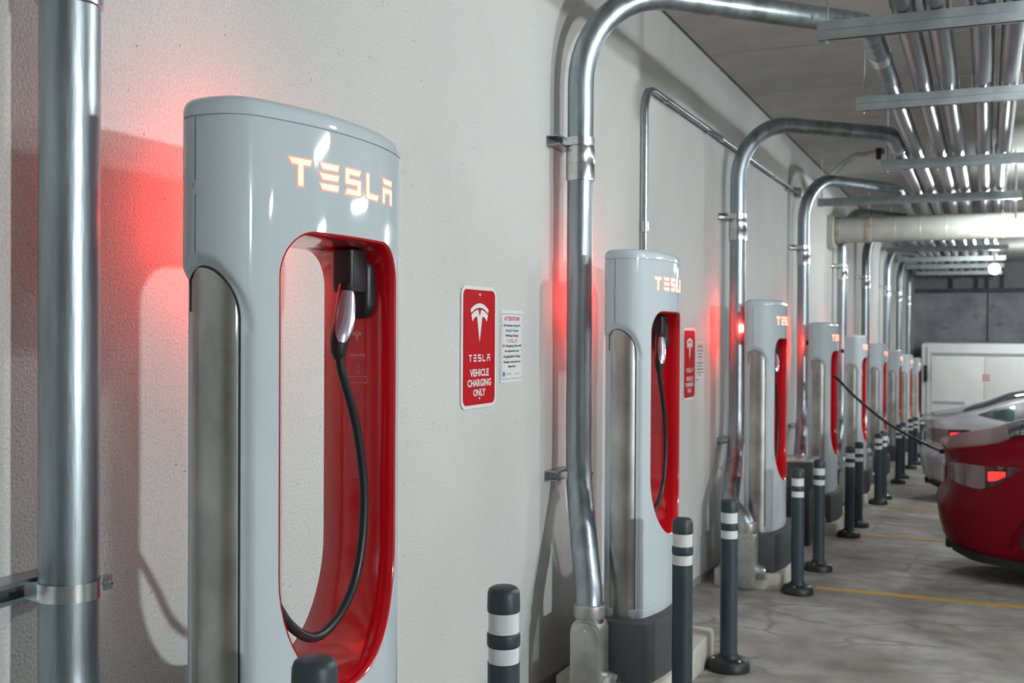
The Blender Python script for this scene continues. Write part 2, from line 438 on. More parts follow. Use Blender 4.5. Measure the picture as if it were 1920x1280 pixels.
# ------------------------------------------------------------------ charger
OX = .38
HALF = [(.270,0),(.270,.13),(.270,.262),(.275,.292),(.290,.313),(.315,.325),(.345,.329),(.385,.326),(.413,.314),
        (.435,.292),(.452,.255),(.468,.198),(.481,.132),(.4885,.066),(.490,0)]
def outline():
    loop = [Vector(p) for p in HALF] + [Vector((x, -y)) for x, y in HALF[-2:0:-1]]
    n = len(loop); out = []
    for i in range(n):
        a, b, c, d = loop[i-1], loop[i], loop[(i+1) % n], loop[(i+2) % n]
        for k in range(6):
            t = k/6
            out.append(.5*((2*b)+(c-a)*t+(2*a-5*b+4*c-d)*t*t+(3*b-a-3*c+d)*t**3))
    return out
OUT = outline()
def out_normals():
    n = len(OUT); r = []
    for i in range(n):
        t = (OUT[(i+1) % n]-OUT[i-1]).normalized(); v = Vector((t.y, -t.x))
        if v.dot(OUT[i]-Vector((OX, 0))) < 0: v = -v
        r.append(v)
    return r
ONR = out_normals()
_fr = sorted((p.y, p.x) for p in OUT if p.x > .40)
def bowx(y):
    for i in range(len(_fr)-1):
        if _fr[i][0] <= y <= _fr[i+1][0]:
            t = (y-_fr[i][0])/max(1e-9, _fr[i+1][0]-_fr[i][0]); return _fr[i][1]*(1-t)+_fr[i+1][1]*t
    return _fr[0][1]
_sd = sorted((p.x, p.y) for p in OUT if p.y > .22)
def sidey(x):
    for i in range(len(_sd)-1):
        if _sd[i][0] <= x <= _sd[i+1][0]:
            t = (x-_sd[i][0])/max(1e-9, _sd[i+1][0]-_sd[i][0]); return _sd[i][1]*(1-t)+_sd[i+1][1]*t
    return _sd[0][1]
def sstep(a, b, t):
    t = max(0, min(1, (t-a)/(b-a))); return t*t*(3-2*t)
def recess(x, z):
    if x > .446: return 0
    if x < .34: d = 1.598-.03*((.34-x)/.06)**2-z
    elif z < 1.44: d = .446-x
    else: d = (1-math.hypot((x-.34)/.106, (z-1.44)/.158))*.13
    return .017*sstep(0, .028, d)
def slot(off=0.0, n=14):
    """opening outline (y,z): rounded top corners, half-ellipse bottom"""
    hw, top, r, eb, ec = .219+off, 1.634+off, .085+off, .262+off, .955
    pts = []
    for k in range(n+1):
        a = PI/2*k/n; pts.append((hw-r+r*math.cos(a), top-r+r*math.sin(a)))
    for k in range(1, 6): pts.append(((hw-r)*(1-2*k/6), top))
    for k in range(n+1):
        a = PI/2+PI/2*k/n; pts.append((-hw+r+r*math.cos(a), top-r+r*math.sin(a)))
    m = 8
    for k in range(1, m): pts.append((-hw, top-r+(ec-top+r)*k/m))
    for k in range(2*n+1):
        a = PI+PI*k/(2*n); pts.append((hw*math.cos(a), ec+eb*math.sin(a)))
    for k in range(1, m): pts.append((hw, ec+(top-r-ec)*k/m))
    return pts

def make_shell():
    zs = [.414+k*(1.38-.414)/24 for k in range(24)] + [1.38+k*(1.64-1.38)/36 for k in range(36)] + [1.64+k*(1.856-1.64)/8 for k in range(9)]
    rows = []
    for z in zs:
        row = []
        for p in OUT:
            wgt = sstep(.22, .288, abs(p.y)); d = recess(p.x, z)*wgt
            row.append((p.x, p.y-math.copysign(d, p.y), z))
        rows.append(row)
    mb = MB().grid(rows, True, 0, True, True)
    a = mb.obj('shell_tmp', 'white', smooth=None)
    cut = MB().prism(slot(.011), 'x', .2, .6)
    b = cut.obj('cut_tmp', 'white', smooth=None)
    md = a.modifiers.new('b', 'BOOLEAN'); md.operation = 'DIFFERENCE'; md.solver = 'EXACT'; md.object = b
    dg = bpy.context.evaluated_depsgraph_get(); dg.update()
    me = bpy.data.meshes.new_from_object(a.evaluated_get(dg))
    bpy.data.objects.remove(a); bpy.data.objects.remove(b)
    me.transform(Matrix.Translation((-OX, 0, 0)))
    me.name = 'shell'; me.shade_smooth(); me.set_sharp_from_angle(angle=math.radians(32))
    return me
ORG = (OX, 0, 0)
CH = []            # (name, mesh, parent index or None)
CH.append(('shell', make_shell(), None))
# cap
rows = []
prof = [(.005,1.856),(.005,1.859),(0,1.8605),(0,1.872),(.002,1.881),(.006,1.889),(.013,1.895),(.024,1.899),(.045,1.901),(.09,1.9015)]
for d, z in prof: rows.append([(p.x-nn.x*d, p.y-nn.y*d, z) for p, nn in zip(OUT, ONR)])
CH.append(('cap', MB().grid(rows, True, 0, True, True).mesh('cap', 'whitecap', ORG, 40), None))
# skirt at the foot, with a shadow gap below the shell
rows = [[(p.x-nn.x*d, p.y-nn.y*d-math.copysign(.013*sstep(.22,.288,abs(p.y))*sstep(0,.03,.446-p.x), p.y), z) for p, nn in zip(OUT, ONR)]
        for d, z in ((.003,.372),(0,.388),(0,.409),(.004,.4115),(.004,.416))]
CH.append(('skirt', MB().grid(rows, True, 0, True, True).mesh('skirt', 'white', ORG, 30), None))
# stainless side panels and their dark gaskets
def arch(x):
    if x > .335: return 1.468+.098*math.sqrt(max(0, 1-((x-.335)/.0785)**2))
    return 1.566-.022*((.335-x)/.032)**2
for sg in (-1, 1):
    mb = MB(); rows = []
    xs = [.305+(.4125-.305)*(.5-.5*math.cos(PI*k/20)) for k in range(21)]
    for k in range(15):
        rows.append([(x, sg*(sidey(x)-.0115-.008*abs((x-.359)/.058)**3), .366+(arch(x)-.366)*k/14) for x in xs])
    for k in range(2):
        rows.append([(x, sg*(sidey(x)-.0115-.008*abs((x-.359)/.058)**3-.012), rows[-1][i][2]-.001) for i, x in enumerate(xs)])
    CH.append(('side_panel', mb.grid(rows).mesh('side_panel', 'steel', ORG, 50), None))
    path = [(.4142, sg*(sidey(.4142)-.0165), .38+(1.468-.38)*k/10) for k in range(11)]
    path += [(.335+.0792*math.cos(a), sg*(sidey(.335+.0792*math.cos(a))-.0158), 1.468+.100*math.sin(a)) for a in [PI/2*k/14 for k in range(1, 15)]]
    path += [(x, sg*(sidey(x)-.0155), arch(x)+.001) for x in (.328,.318,.308,.301)]
    path += [(.3012, sg*(sidey(.3012)-.0165), z) for z in (1.52,1.48)]
    CH.append(('panel_gasket', MB().tube(path, .0022, 8).mesh('panel_gasket', 'seam', ORG, 50), None))
# red liner of the opening
rows = []
for d, fx in ((.013, lambda y: .268), (.0115, lambda y: .2665), (.004, lambda y: .2665), (0, lambda y: .2700), (0, lambda y: .33), (0, lambda y: .395),
              (.0010, lambda y: bowx(y)-.035), (.0035, lambda y: bowx(y)-.016), (.0070, lambda y: bowx(y)-.0045), (.0098, lambda y: bowx(y)+.0004), (.0122, lambda y: bowx(y)+.0012), (.0130, lambda y: bowx(y)-.001)):
    rows.append([(fx(max(-.28, min(.28, p[0]))), p[0], p[1]) for p in slot(d)])
CH.append(('liner', MB().grid(rows, True).mesh('liner', 'red', ORG, 60), None))
# lit lettering, edge glow plate under it
def on_front(polys, e0, e1):
    mb = MB()
    for q in polys:
        n = len(q)
        mb.add([(bowx(p[0])+e0, p[0], p[1]) for p in q]+[(bowx(p[0])+e1, p[0], p[1]) for p in q],
               [tuple(range(n, 2*n))]+[(i, (i+1) % n, n+(i+1) % n, n+i) for i in range(n)])
    return mb
WP = word_polys(-.010, 1.762, .398, .053)
LET = len(CH)
CH.append(('lettering', on_front(WP, -.002, .0016).mesh('lettering', 'letter', ORG), None))
CH.append(('letter_edge', on_front([offset_poly(q, .0032) for q in WP], -.002, .0008).mesh('letter_edge', 'halo', ORG), LET))
# screw cover and shell joint on both head sides
for sg in (-1, 1):
    mb = MB(); yy = sg*(sidey(.332)); mb.lathe([(.0075,-.004),(.0075,.0012),(.0066,.0018)], (.332,yy,1.724), 20, 'y') if sg > 0 else mb.lathe([(.0066,-.0018),(.0075,-.0012),(.0075,.004)], (.332,yy,1.724), 20, 'y')
    CH.append(('screw_cover', mb.mesh('screw_cover', 'inkgrey', ORG, 40), None))
    mb = MB(); path = [(.332, sg*(sidey(.332)-recess(.332, z)+.0002), z) for z in [1.856-.262*k/30 for k in range(31)] if abs(z-1.724) > .009]
    mb.tube([p for p in path if p[2] > 1.724], .0008, 6); mb.tube([p for p in path if p[2] < 1.724], .0008, 6)
    CH.append(('shell_joint', mb.mesh('shell_joint', 'seam', ORG), None))
# holster on the inner right side
mb = MB()
rows = []
for yy, sh in ((.2215, 0), (.205, 0), (.194, .004), (.188, .012)):
    rows.append([(p[0], yy, p[1]) for p in offset_poly(rrect(.372, 1.548, .082, .150, .034, 6), -sh)])
mb.grid(rows, True, 0, True, True)
HOL = len(CH)
CH.append(('holster', mb.mesh('holster', 'black', ORG, 40), None))
mb = MB()
rows = []
for zz, sh in ((1.632, .004), (1.628, 0), (1.560, 0), (1.535, .003), (1.531, .008)):
    rows.append([(p[0], p[1], zz) for p in offset_poly(rrect(.385, .146, .058, .072, .012, 4), -sh)])
CH.append(('socket', mb.grid(rows, True, 0, True, True).mesh('socket', 'black', ORG, 40), HOL))
# plug: nose, handle with a silver face
mb = MB()
hp = smooth_path([(.392,.118,1.548),(.400,.106,1.520),(.408,.086,1.470),(.411,.066,1.432),(.411,.060,1.402),(.411,.064,1.384)], 6)
hr = []
for i in range(len(hp)):
    t = i/(len(hp)-1); hr.append(.0155+.0085*math.sin(min(1, t/.62)*PI*.62)-(.009*max(0, (t-.62)/.38)))
mb.tube(hp, hr, 18)
PLUG = len(CH)
CH.append(('plug_handle', mb.mesh('plug_handle', 'black', ORG, 50), None))
mb = MB(); rows = []
for i in range(5, len(hp)-9):
    t = (i-5)/(len(hp)-15); wd = .60*math.sin(PI*min(1, .16+t*.80))**.55
    tn = (hp[i+1]-hp[i-1]).normalized(); u1 = Vector((.72,-.69,0)); u1 = (u1-tn*u1.dot(tn)).normalized(); u2 = tn.cross(u1)
    rows.append([hp[i]+(u1*math.cos(a)+u2*math.sin(a))*(hr[i]+.0016+.002*math.cos(a)) for a in [wd*1.6*(k/8-.5)*2 for k in range(9)]])
CH.append(('grip_face', mb.grid(rows).mesh('grip_face', 'silver', ORG, 60), PLUG))
# cable hanging in the opening
cp = smooth_path([(.411,.064,1.392),(.411,.070,1.360),(.412,.089,1.318),(.413,.133,1.222),(.414,.164,1.095),(.414,.162,.975),(.412,.130,.868),
                  (.410,.056,.799),(.405,-.025,.778),(.395,-.100,.822),(.375,-.150,.905),(.355,-.205,.990),(.350,-.226,1.02)], 7)
CABLE = len(CH)
CH.append(('cable', MB().tube(cp, .0108, 12).mesh('cable', 'cable', ORG, 60), None))
# printed marks on the liner
mb = MB(); yl = .2182
def lin(polys, mb, e=0.0):
    for q in polys: mb.add([(p[0], yl-e, p[1]) for p in q], [tuple(range(len(q)))])
lab = MB(); lin([rrect(.357, 1.30, .05, .42, .004)], lab)
CH.append(('liner_label', lab.mesh('liner_label', 'linerlabel', ORG), None))
mk = MB()
# letters read from the opening: printed x runs towards +x there
def fx(q): return [(.36+(p[0]), p[1]) for p in q]
for q in emblem_polys(0, 1.432, .026): mk.add([(.362+p[0], yl-.0008, p[1]) for p in q], [tuple(range(len(q)))])
CH.append(('liner_emblem', mk.mesh('liner_emblem', 'printpink', ORG), None))
mk = MB(); vs, fs = text_polys('SUPERCHARGER', 0, 1.386, .042, .006); mk.add([(.364+v[0], yl-.0008, v[1]) for v in vs], fs)
CH.append(('liner_caption', mk.mesh('liner_caption', 'printpink', ORG), None))
mk = MB()
for (x0, z0, x1, z1) in ((.362,1.342,.370,1.3435),(.362,1.360,.370,1.3615),(.362,1.342,.3632,1.3615),(.3688,1.342,.370,1.3615),
                         (.340,1.320,.390,1.3212),(.340,1.334,.390,1.3352),(.340,1.320,.3408,1.3352),(.3892,1.320,.390,1.3352)):
    mk.add([(x0,yl-.0008,z0),(x1,yl-.0008,z0),(x1,yl-.0008,z1),(x0,yl-.0008,z1)], [(0,1,2,3)])
CH.append(('liner_icon', mk.mesh('liner_icon', 'printpink', ORG), None))
# red light bar behind the head
mb = MB().box((.19,.10,1.690),(.2695,.18,1.735)); mb.m = [0]*6; mb.m[5] = 1
CH.append(('rear_light', mb.mesh('rear_light', ['black', 'redlamp'], ORG), None))
# badge near the foot
mb = MB()
def front_pt(y, z, e): return (bowx(y)+e, y, z)
n = 28
ro = [front_pt(.045+.036*math.cos(2*PI*k/n), .570+.038*math.sin(2*PI*k/n), .0012) for k in range(n)]
ri = [front_pt(.045+.0335*math.cos(2*PI*k/n), .570+.0355*math.sin(2*PI*k/n), .0012) for k in range(n)]
mb.grid([ro, ri], True)
vs, fs = text_polys('B', .045, .572, .016, .021); mb.add([front_pt(v[0], v[1], .0012) for v in vs], fs)
CH.append(('badge', mb.mesh('badge', 'ink', ORG), None))
# dark base block
bp = [(.20,-.38),(.485,-.38)] + [(.485+.05*(1-(k/8-1)**2 if k <= 8 else 1-(k/8-1)**2), -.38+.76*k/16) for k in range(1, 16)] + [(.485,.38),(.20,.38)]
CH.append(('base_block', MB().prism(bp, 'z', .125, .372).mesh('base_block', 'block', ORG, 30, bevel=.006), None))

CY = [2.03, 4.64, 7.54, 10.38, 13.05, 15.82, 18.8, 21.47, 24.2]
CLAB = ['nearest and largest white charging post with a red opening, at the left',
        'second white charging post from the viewer, between the two red signs',
        'third charging post along the wall, behind a pair of bollards by a yellow line',
        'fourth charging post, its black cable stretched across to the red car',
        'fifth charging post along the wall, under the big round duct',
        'sixth charging post along the wall counted from the viewer',
        'seventh charging post along the wall counted from the viewer',
        'eighth charging post, second from the far end of the row',
        'last and farthest charging post, next to the white trailer']
car_port = Vector((1.55, 9.66, fz(9.6)+.80))
for i, cy in enumerate(CY):
    loc = (OX, cy, fz(cy))
    t = thing('charging_post', loc, CLAB[i], 'charger', 'charging posts along the wall')
    objs = []
    for k, (nm, me, par) in enumerate(CH):
        if i == 3 and nm in ('plug_handle', 'grip_face', 'cable', 'socket'):
            objs.append(None); continue
        if i > 2 and nm in ('liner_icon', 'liner_emblem', 'liner_caption', 'liner_label', 'shell_joint', 'badge') and not (nm == 'badge' and i < 5):
            objs.append(None); continue
        o = link(nm, me, objs[par] if par is not None else t)
        objs.append(o)
    if i == 3:
        st = Vector((-.03, -.226, 1.02))
        pp = smooth_path([(-.03,-.215,1.12),(-.01,-.15,1.25),(.03,-.06,1.36),(.09,.0,1.40),(.3,-.10,1.21),(.6,-.28,1.00),(.9,-.44,.86),
                          tuple(car_port-Vector(loc)+Vector((-.12,0,.0))), tuple(car_port-Vector(loc))], 8)
        MB().tube(pp, .0125, 12).obj('cable', 'cable', t, smooth=60)
        q = car_port-Vector(loc)
        MB().tube([q+Vector((-.16,0,.0)), q+Vector((-.08,0,.01)), q+Vector((.02,0,.02))], [.018,.024,.022], 14).obj('plug_handle', 'black', t)
    pad = MB().prism([(.10,-.385),(.527,-.385),(.542,-.37),(.542,.60),(.527,.62),(.10,.62)], 'z', -.06, .125)
    po = pad.obj('concrete_pad', 'pad', org=ORG, smooth=30, bevel=.012, loc=loc)
    tag(po, 'rough concrete pad under the ' + ['nearest','second','third','fourth','fifth','sixth','seventh','eighth','farthest'][i] + ' charging post', 'concrete pad', 'concrete pads under the charging posts')

# ------------------------------------------------------------------ conduits
PX = .12
PY = [1.594, 4.468, 7.74, 10.75, 13.82, 16.63, 20.3, 23.25, 26.2]
RZ = 2.85
PR = .056
RX = [1.38, 1.20, 1.07, .89, .77, .65, .53, .41, .29]
JY = [2.6, 5.56, 8.66, 12.0, 15.0, 17.8, 21.4, 24.3, 27.9]
ORD = ['first','second','third','fourth','fifth','sixth','seventh','eighth','ninth']
PLAB = ['thick galvanised steel conduit at the far left, nearest the viewer',
        'thick galvanised conduit curving over between the signs and the second charging post',
        'thick conduit bending over left of the third charging post',
        'thick conduit bending over left of the fourth charging post',
        'thick conduit rising under the big round duct',
        'dark conduit just beyond the big round duct',
        'third conduit from the far end of the wall',
        'second conduit from the far end of the wall',
        'farthest conduit at the end of the wall']
LBP = [(.27, 1.50), (.275, 4.18), (.33, 7.08), (.33, 9.92), (.32, 12.58), (.3, 15.3), (.3, 18.3), (.3, 20.9), (.3, 23.6)]
def c_channel(mb, a, b, axis, w=.041, d=.041, t=.004, o=(0,0), mi=0, open_dir='+'):
    """C channel profile, swept along an axis; opening towards +first profile axis"""
    p = [(0,0),(d,0),(d,.009),(d-.003,.009),(d-.003,t),(t,t),(t,w-t),(d-.003,w-t),(d-.003,w-.009),(d,w-.009),(d,w),(0,w)]
    if open_dir == 'up': p = [(q[1], q[0]) for q in p]
    if open_dir == 'down': p = [(q[1], d-q[0]) for q in p]
    mb.prism([(q[0]+o[0], q[1]+o[1]) for q in p], axis, a, b, mi); return mb
for i, py in enumerate(PY):
    g = fz(py)
    root = thing('steel_conduit', (PX, py, g), PLAB[i], 'conduit', 'thick conduits up the wall')
    org = (PX, py, g)
    lx, ly = LBP[i]; lz = fz(ly)+.405
    if i == 0: lz = fz(ly)+.30
    kz = fz(py)+.90
    if i == 0: kz = .62
    dx, dy = RX[i]-PX, JY[i]-py
    pts = [(lx,ly,lz-.04),(lx,ly,lz+.05),(PX,py,kz),(PX,py,RZ),(RX[i],JY[i],RZ),(RX[i],JY[i]+1.2,RZ)]
    rad = [0,.35,.45,.42,.26,0]
    if i > 1: pts.insert(2, (.20, CY[i]-.38, fz(CY[i])+.55)); rad.insert(2, .2)
    path = fillet(pts, rad, 12)
    far = MB().tube(path, PR, 24).obj('pipe', 'galv', root, org=org, smooth=60)
    MB().tube([(RX[i],JY[i]+1.2,RZ),(RX[i],YEND-.1,RZ)], PR, 18).obj('rack_pipe', 'galvrack', root, org=org, smooth=60)
    # couplings
    zc = 2.05 if i else 2.00+.12
    zu = 2.177
    zc = zu-.105
    if i == 0: zc = 2.04
    cm = MB().lathe([(PR,-.075),(.0615,-.073),(.0625,-.004),(.0605,0),(.0625,.004),(.0625,.066),(.060,.073),(PR,.075)], (PX,py,zc+.01), 24)
    for zz in (-.05,-.02,.02,.05): cm.lathe([(.001,.056),(.006,.058),(.006,.076),(.001,.078)], (PX, py, zc+.01+zz), 8, 'y')
    cm.obj('coupling', 'zinc', root, org=org, smooth=40)
    cm2 = MB().lathe([(PR,-.07),(.0615,-.068),(.0615,.068),(PR,.07)], (0,0,0), 20, 'y')
    for k in range(len(cm2.v)): v = cm2.v[k]; cm2.v[k] = (v[0]+RX[i], v[1]+JY[i]+.62, v[2]+RZ)
    cm2.obj('coupling', 'zinc', root, org=org, smooth=40)
    # wall struts and straps
    for zz in (zu, (fz(py)+.93)):
        if i == 0 and zz == zu: continue
        if i == 0: zz = .858
        y0, y1 = (py-.40, py+.085) if i == 0 else (py-.10, py+.10)
        sb = MB(); c_channel(sb, y0, y1, 'y', o=(.001, zz-.0205), d=PX-PR-.004)
        so = sb.obj('strut_channel', 'strut', root, org=org, smooth=None)
        st = MB(); rows = []
        for k in range(25):
            a = -PI*.62+PI*1.24*k/24
            rows.append([(PX+rr*math.cos(a), py+rr*math.sin(a), zz+h) for rr, h in ((PR+.002,-.017),(PR+.0055,-.017),(PR+.0055,.017),(PR+.002,.017))])
        st.grid(rows, True, 0, True, True)
        for sg in (-1, 1):
            st.box((PX-PR-.004, py+sg*.050-.002, zz-.017), (PX-.02, py+sg*.050+.002, zz+.017))
        st.box((PX+.028,py+.040,zz-.014),(PX+.034,py+.078,zz+.014)); st.box((PX+.020,py+.040,zz-.014),(PX+.024,py+.078,zz+.014))
        st.lathe([(.001,.0),(.006,.001),(.006,.038),(.001,.039)], (PX+.008, py+.062, zz), 8, 'x')
        st.obj('strap', 'zinc', root, org=org, smooth=40)
    # conduit body at the foot
    if i < 6:
        bz = lz
        cb = MB()
        def lbp(s): return rrect(lx, bz-.195, .135-2*s, .37-2*s, .06-s*.6, 6)
        cb.prism(rrect(lx, bz-.20, .125, .37, .058, 7), 'y', ly-.055, ly+.06)
        cb.lathe([(.061,-.02),(.064,-.018),(.064,.03),(.061,.034)], (lx,ly,bz-.0), 22)
        bo = cb.obj('conduit_body', 'alu', root, org=org, smooth=40, bevel=.006)
        MB().prism(rrect(lx, bz-.205, .118, .35, .054, 7), 'y', ly-.066, ly-.054).obj('cover', 'alu', bo, org=org, smooth=40, bevel=.002)
        for zz in (-.06, -.345):
            MB().lathe([(.006,-.070),(.007,-.069),(.007,-.060)], (lx, ly, bz+zz), 10, 'y').obj('screw', 'zinc', bo, org=org)
        MB().lathe([(.045,.0),(.052,.012),(.052,.05),(.045,.07)], (lx+.055, ly+.005, bz-.28), 20, 'x').obj('hub', 'zinc', bo, org=org)

# other conduits lying on the rack
for k, (rx, lab) in enumerate(((1.52, 'straight ceiling conduit on the rack, third from its aisle edge'),
                               (1.71, 'straight ceiling conduit on the rack, second from its aisle edge'),
                               (1.85, 'straight ceiling conduit along the aisle edge of the rack'))):
    root = thing('ceiling_conduit', (rx, 3.0, RZ), lab, 'conduit', 'straight conduits on the ceiling rack')
    MB().tube([(rx,YB+.2,RZ),(rx,YEND-.1,RZ)], PR, 18).obj('pipe', 'galvrack', root, org=(rx,3.0,RZ), smooth=60)
    for yy in (9.75, 16.2, 22.3):
        MB().lathe([(PR,-.07),(.0615,-.068),(.0615,.068),(PR,.07)], (rx,yy,RZ), 20, 'y').obj('coupling', 'zinc', root, org=(rx,3.0,RZ), smooth=40)
# thin conduit along the wall
r0 = thing('thin_conduit', (.03, 5.75, fz(5.75)), 'thin steel conduit rising behind the second charging post and running along the wall', 'conduit')
og = (.03, 5.75, fz(5.75))
MB().tube(fillet([(.03,5.75,fz(5.75)+.02),(.03,5.75,2.70),(.03,11.0,2.73)], .16, 10), .0165, 12).obj('pipe', 'galv', r0, org=og, smooth=60)
for (yy, zz, ax) in ((5.75, 1.93, 'z'), (7.6, 2.711, 'y'), (8.3, 2.715, 'y'), (9.6, 2.722, 'y')):
    MB().lathe([(.0165,-.03),(.021,-.028),(.021,.028),(.0165,.03)], (.03,yy,zz), 14, ax).obj('coupling', 'zinc', r0, org=og, smooth=40)
for yy in (6.15, 7.2, 8.6, 10.4):
    MB().box((.001,yy-.012,2.68),(.05,yy+.012,2.70)).obj('clip', 'zinc', r0, org=og)
MB().box((.001,10.95,2.69),(.07,11.09,2.78)).obj('junction_box', 'alu', r0, org=og, bevel=.008)

# ------------------------------------------------------------------ rack hangers
SZ = RZ-PR-.003-.041
HG = [(5.22,1.01,2.10),(6.96,1.00,2.10),(9.55,.93,2.10),(12.04,.07,2.05),(14.7,.30,2.05),(16.9,.40,2.05),(19.2,.2,2.05),(21.9,.18,2.05),(24.3,.18,2.05),(27.0,.22,2.05)]
HLAB = ['nearest metal hanger bar across the ceiling conduits, at the top edge',
        'second hanger bar from the viewer under the ceiling conduits',
        'third hanger bar under the ceiling conduits, above the small side pipe',
        'long hanger bar reaching the wall just in front of the round duct',
        'hanger bar hidden behind the round duct']
RACK = RX + [1.52, 1.71, 1.85]
for k, (hy, x0, x1) in enumerate(HG):
    lab = HLAB[k] if k < 5 else ORD[k-5] + ' hanger bar beyond the round duct'
    root = thing('rack_hanger', (x0, hy, SZ), lab, 'pipe hanger', 'hanger bars of the conduit rack')
    og = (x0, hy, SZ)
    s1 = MB(); p = [(0,0),(.041,0),(.041,.041),(.032,.041),(.032,.038),(.037,.038),(.037,.004),(.004,.004),(.004,.038),(.009,.038),(.009,.041),(0,.041)]
    s1.prism([(hy-.0205+q[0], SZ+q[1]+.0008) for q in p], 'x', x0, x1); s1.obj('strut_channel', 'strut', root, org=og, smooth=None)
    s2 = MB(); s2.prism([(hy-.0205+q[0], SZ-q[1]-.0008) for q in p], 'x', x0, x1); s2.obj('strut_channel', 'strut', root, org=og, smooth=None)
    for rx in (x0+.045, x1-.06):
        MB().tube([(rx,hy,SZ-.06),(rx,hy,CEIL+.01)], .0055, 8).obj('threaded_rod', 'strut', root, org=og)
        MB().lathe([(.012,-.052),(.012,-.042)], (rx,hy,SZ), 6).obj('nut', 'zinc', root, org=og)
    if k < 5:
        for rx, jy in zip(RACK, JY+[0,0,0]):
            if rx < x0+.03 or jy+.1 > hy: continue
            st = MB(); rows = []
            for q in range(17):
                a = -.15*PI+1.3*PI*q/16
                rows.append([(rx+rr*math.cos(a), hy+h, RZ+rr*math.sin(a)) for rr, h in ((PR+.002,-.016),(PR+.0055,-.016),(PR+.0055,.016),(PR+.002,.016))])
            st.grid(rows, True, 0, True, True); st.box((rx-.064,hy-.012,RZ-PR-.002),(rx-.0585,hy+.012,RZ+.01)); st.box((rx+.0585,hy-.012,RZ-PR-.002),(rx+.064,hy+.012,RZ+.01))
            st.obj('pipe_strap', 'zinc', root, org=og, smooth=40)
# small side pipe that joins the third hanger
r0 = thing('side_conduit', (.10, 12.9, 2.86), 'slim conduit slanting from the wall up to the third hanger bar', 'conduit')
og = (.10, 12.9, 2.86)
MB().tube(smooth_path([(.032,12.6,3.02),(.35,11.4,3.01),(.62,10.4,2.97),(.78,9.8,2.88),(.93,9.57,2.87)], 8), .028, 12).obj('pipe', 'galvrack', r0, org=og, smooth=60)
MB().box((.885,9.53,2.80),(.925,9.58,2.895)).obj('beam_clamp', 'black', r0, org=og, bevel=.004)

# ------------------------------------------------------------------ big duct
DY, DZ, DR = 13.53, 2.58, .150
r0 = thing('round_duct', (.1, DY, DZ), 'large pale round duct crossing below the ceiling conduits', 'duct')
og = (.1, DY, DZ)
MB().tube([(.08,DY,DZ),(6.5,DY,DZ)], DR, 32).obj('duct_pipe', 'duct', r0, org=og, smooth=60)
for xx, wv in ((.46,.03),(.085,.05),(1.9,.03),(3.4,.03)):
    MB().lathe([(DR,-wv),(DR+.008,-wv+.004),(DR+.008,wv-.004),(DR,wv)], (xx,DY,DZ), 32, 'x').obj('duct_band', 'rust', r0, org=og, smooth=40)
hb = MB().prism([(DY-.19,DZ-.16),(DY-.14,DZ-.22),(DY+.14,DZ-.22),(DY+.19,DZ-.16),(DY+.19,DZ+.17),(DY-.19,DZ+.17)], 'x', .002, .075)
hb.obj('wall_collar', 'duct', r0, org=og, smooth=None, bevel=.008)
for k in range(9):
    xx = .75+k*.28
    MB().lathe([(DR,-.006),(DR+.003,0),(DR,.006)], (xx,DY,DZ), 28, 'x').obj('duct_seam', 'duct', r0, org=og, smooth=40)

# ------------------------------------------------------------------ bollards
BH = .79
def bollard_meshes():
    r = .0405
    out = {}
    out['tube'] = MB().lathe([(r,.02),(r,.612)], (0,0,0), 28).mesh('tube', 'bollard', smooth=40)
    out['lower_band'] = MB().lathe([(r-.002,.611),(r-.002,.652)], (0,0,0), 28).mesh('lower_band', 'tape', smooth=40)
    out['collar'] = MB().lathe([(r-.003,.648),(r+.0005,.651),(r+.0015,.656),(r+.0015,.676),(r+.0005,.681),(r-.003,.684)], (0,0,0), 28).mesh('collar', 'bollard', smooth=40)
    out['upper_band'] = MB().lathe([(r-.002,.680),(r-.002,.734)], (0,0,0), 28).mesh('upper_band', 'tape', smooth=40)
    out['cap'] = MB().lathe([(r-.003,.730),(r+.0005,.733),(r+.001,.740),(r,.776),(r-.004,.786),(r-.012,.7905),(.001,.792)], (0,0,0), 28).mesh('cap', 'bollard', smooth=40)
    b = MB().lathe([(.098,0),(.100,.01),(.096,.040),(.086,.052),(.050,.060),(.044,.075)], (0,0,0), 24)
    out['foot'] = b.mesh('foot', 'rubber', smooth=40)
    q = MB()
    for k in range(3):
        a = .6+2*PI*k/3; q.lathe([(.001,.047),(.010,.049),(.010,.058),(.007,.061)], (.072*math.cos(a), .072*math.sin(a), 0), 8)
    out['foot_bolt'] = q.mesh('foot_bolt', 'zinc')
    return out
BM = bollard_meshes()
BOL = [(.645,1.636),(.645,2.49),(.645,4.236),(.645,5.09),(.645,7.13),(.645,8.08),(.645,9.98),(.645,10.73),(.645,12.84),(.645,13.45),(.655,15.7),(.645,16.6),(.645,18.5),(.66,19.5),(.65,21.6)]
BLAB = ['dark bollard cut off by the bottom edge, in front of the nearest charging post',
        'bollard with white bands standing below the nearest red sign',
        'bollard with white bands right in front of the second charging post',
        'bollard with a round rubber foot, just past the second charging post',
        'bollard at the near end of the yellow line by the third charging post',
        'bollard just past the third charging post, beside the waste bin',
        'left of the two bollards in front of the fourth charging post',
        'right of the two bollards in front of the fourth charging post',
        'left of the two bollards by the fifth charging post',
        'right of the two bollards by the fifth charging post',
        'left of the two bollards by the sixth charging post',
        'right of the two bollards by the sixth charging post',
        'left of the far bollards beside the bumper of the silver car',
        'right of the far bollards beside the bumper of the silver car',
        'farthest bollard, behind the silver car bumper']
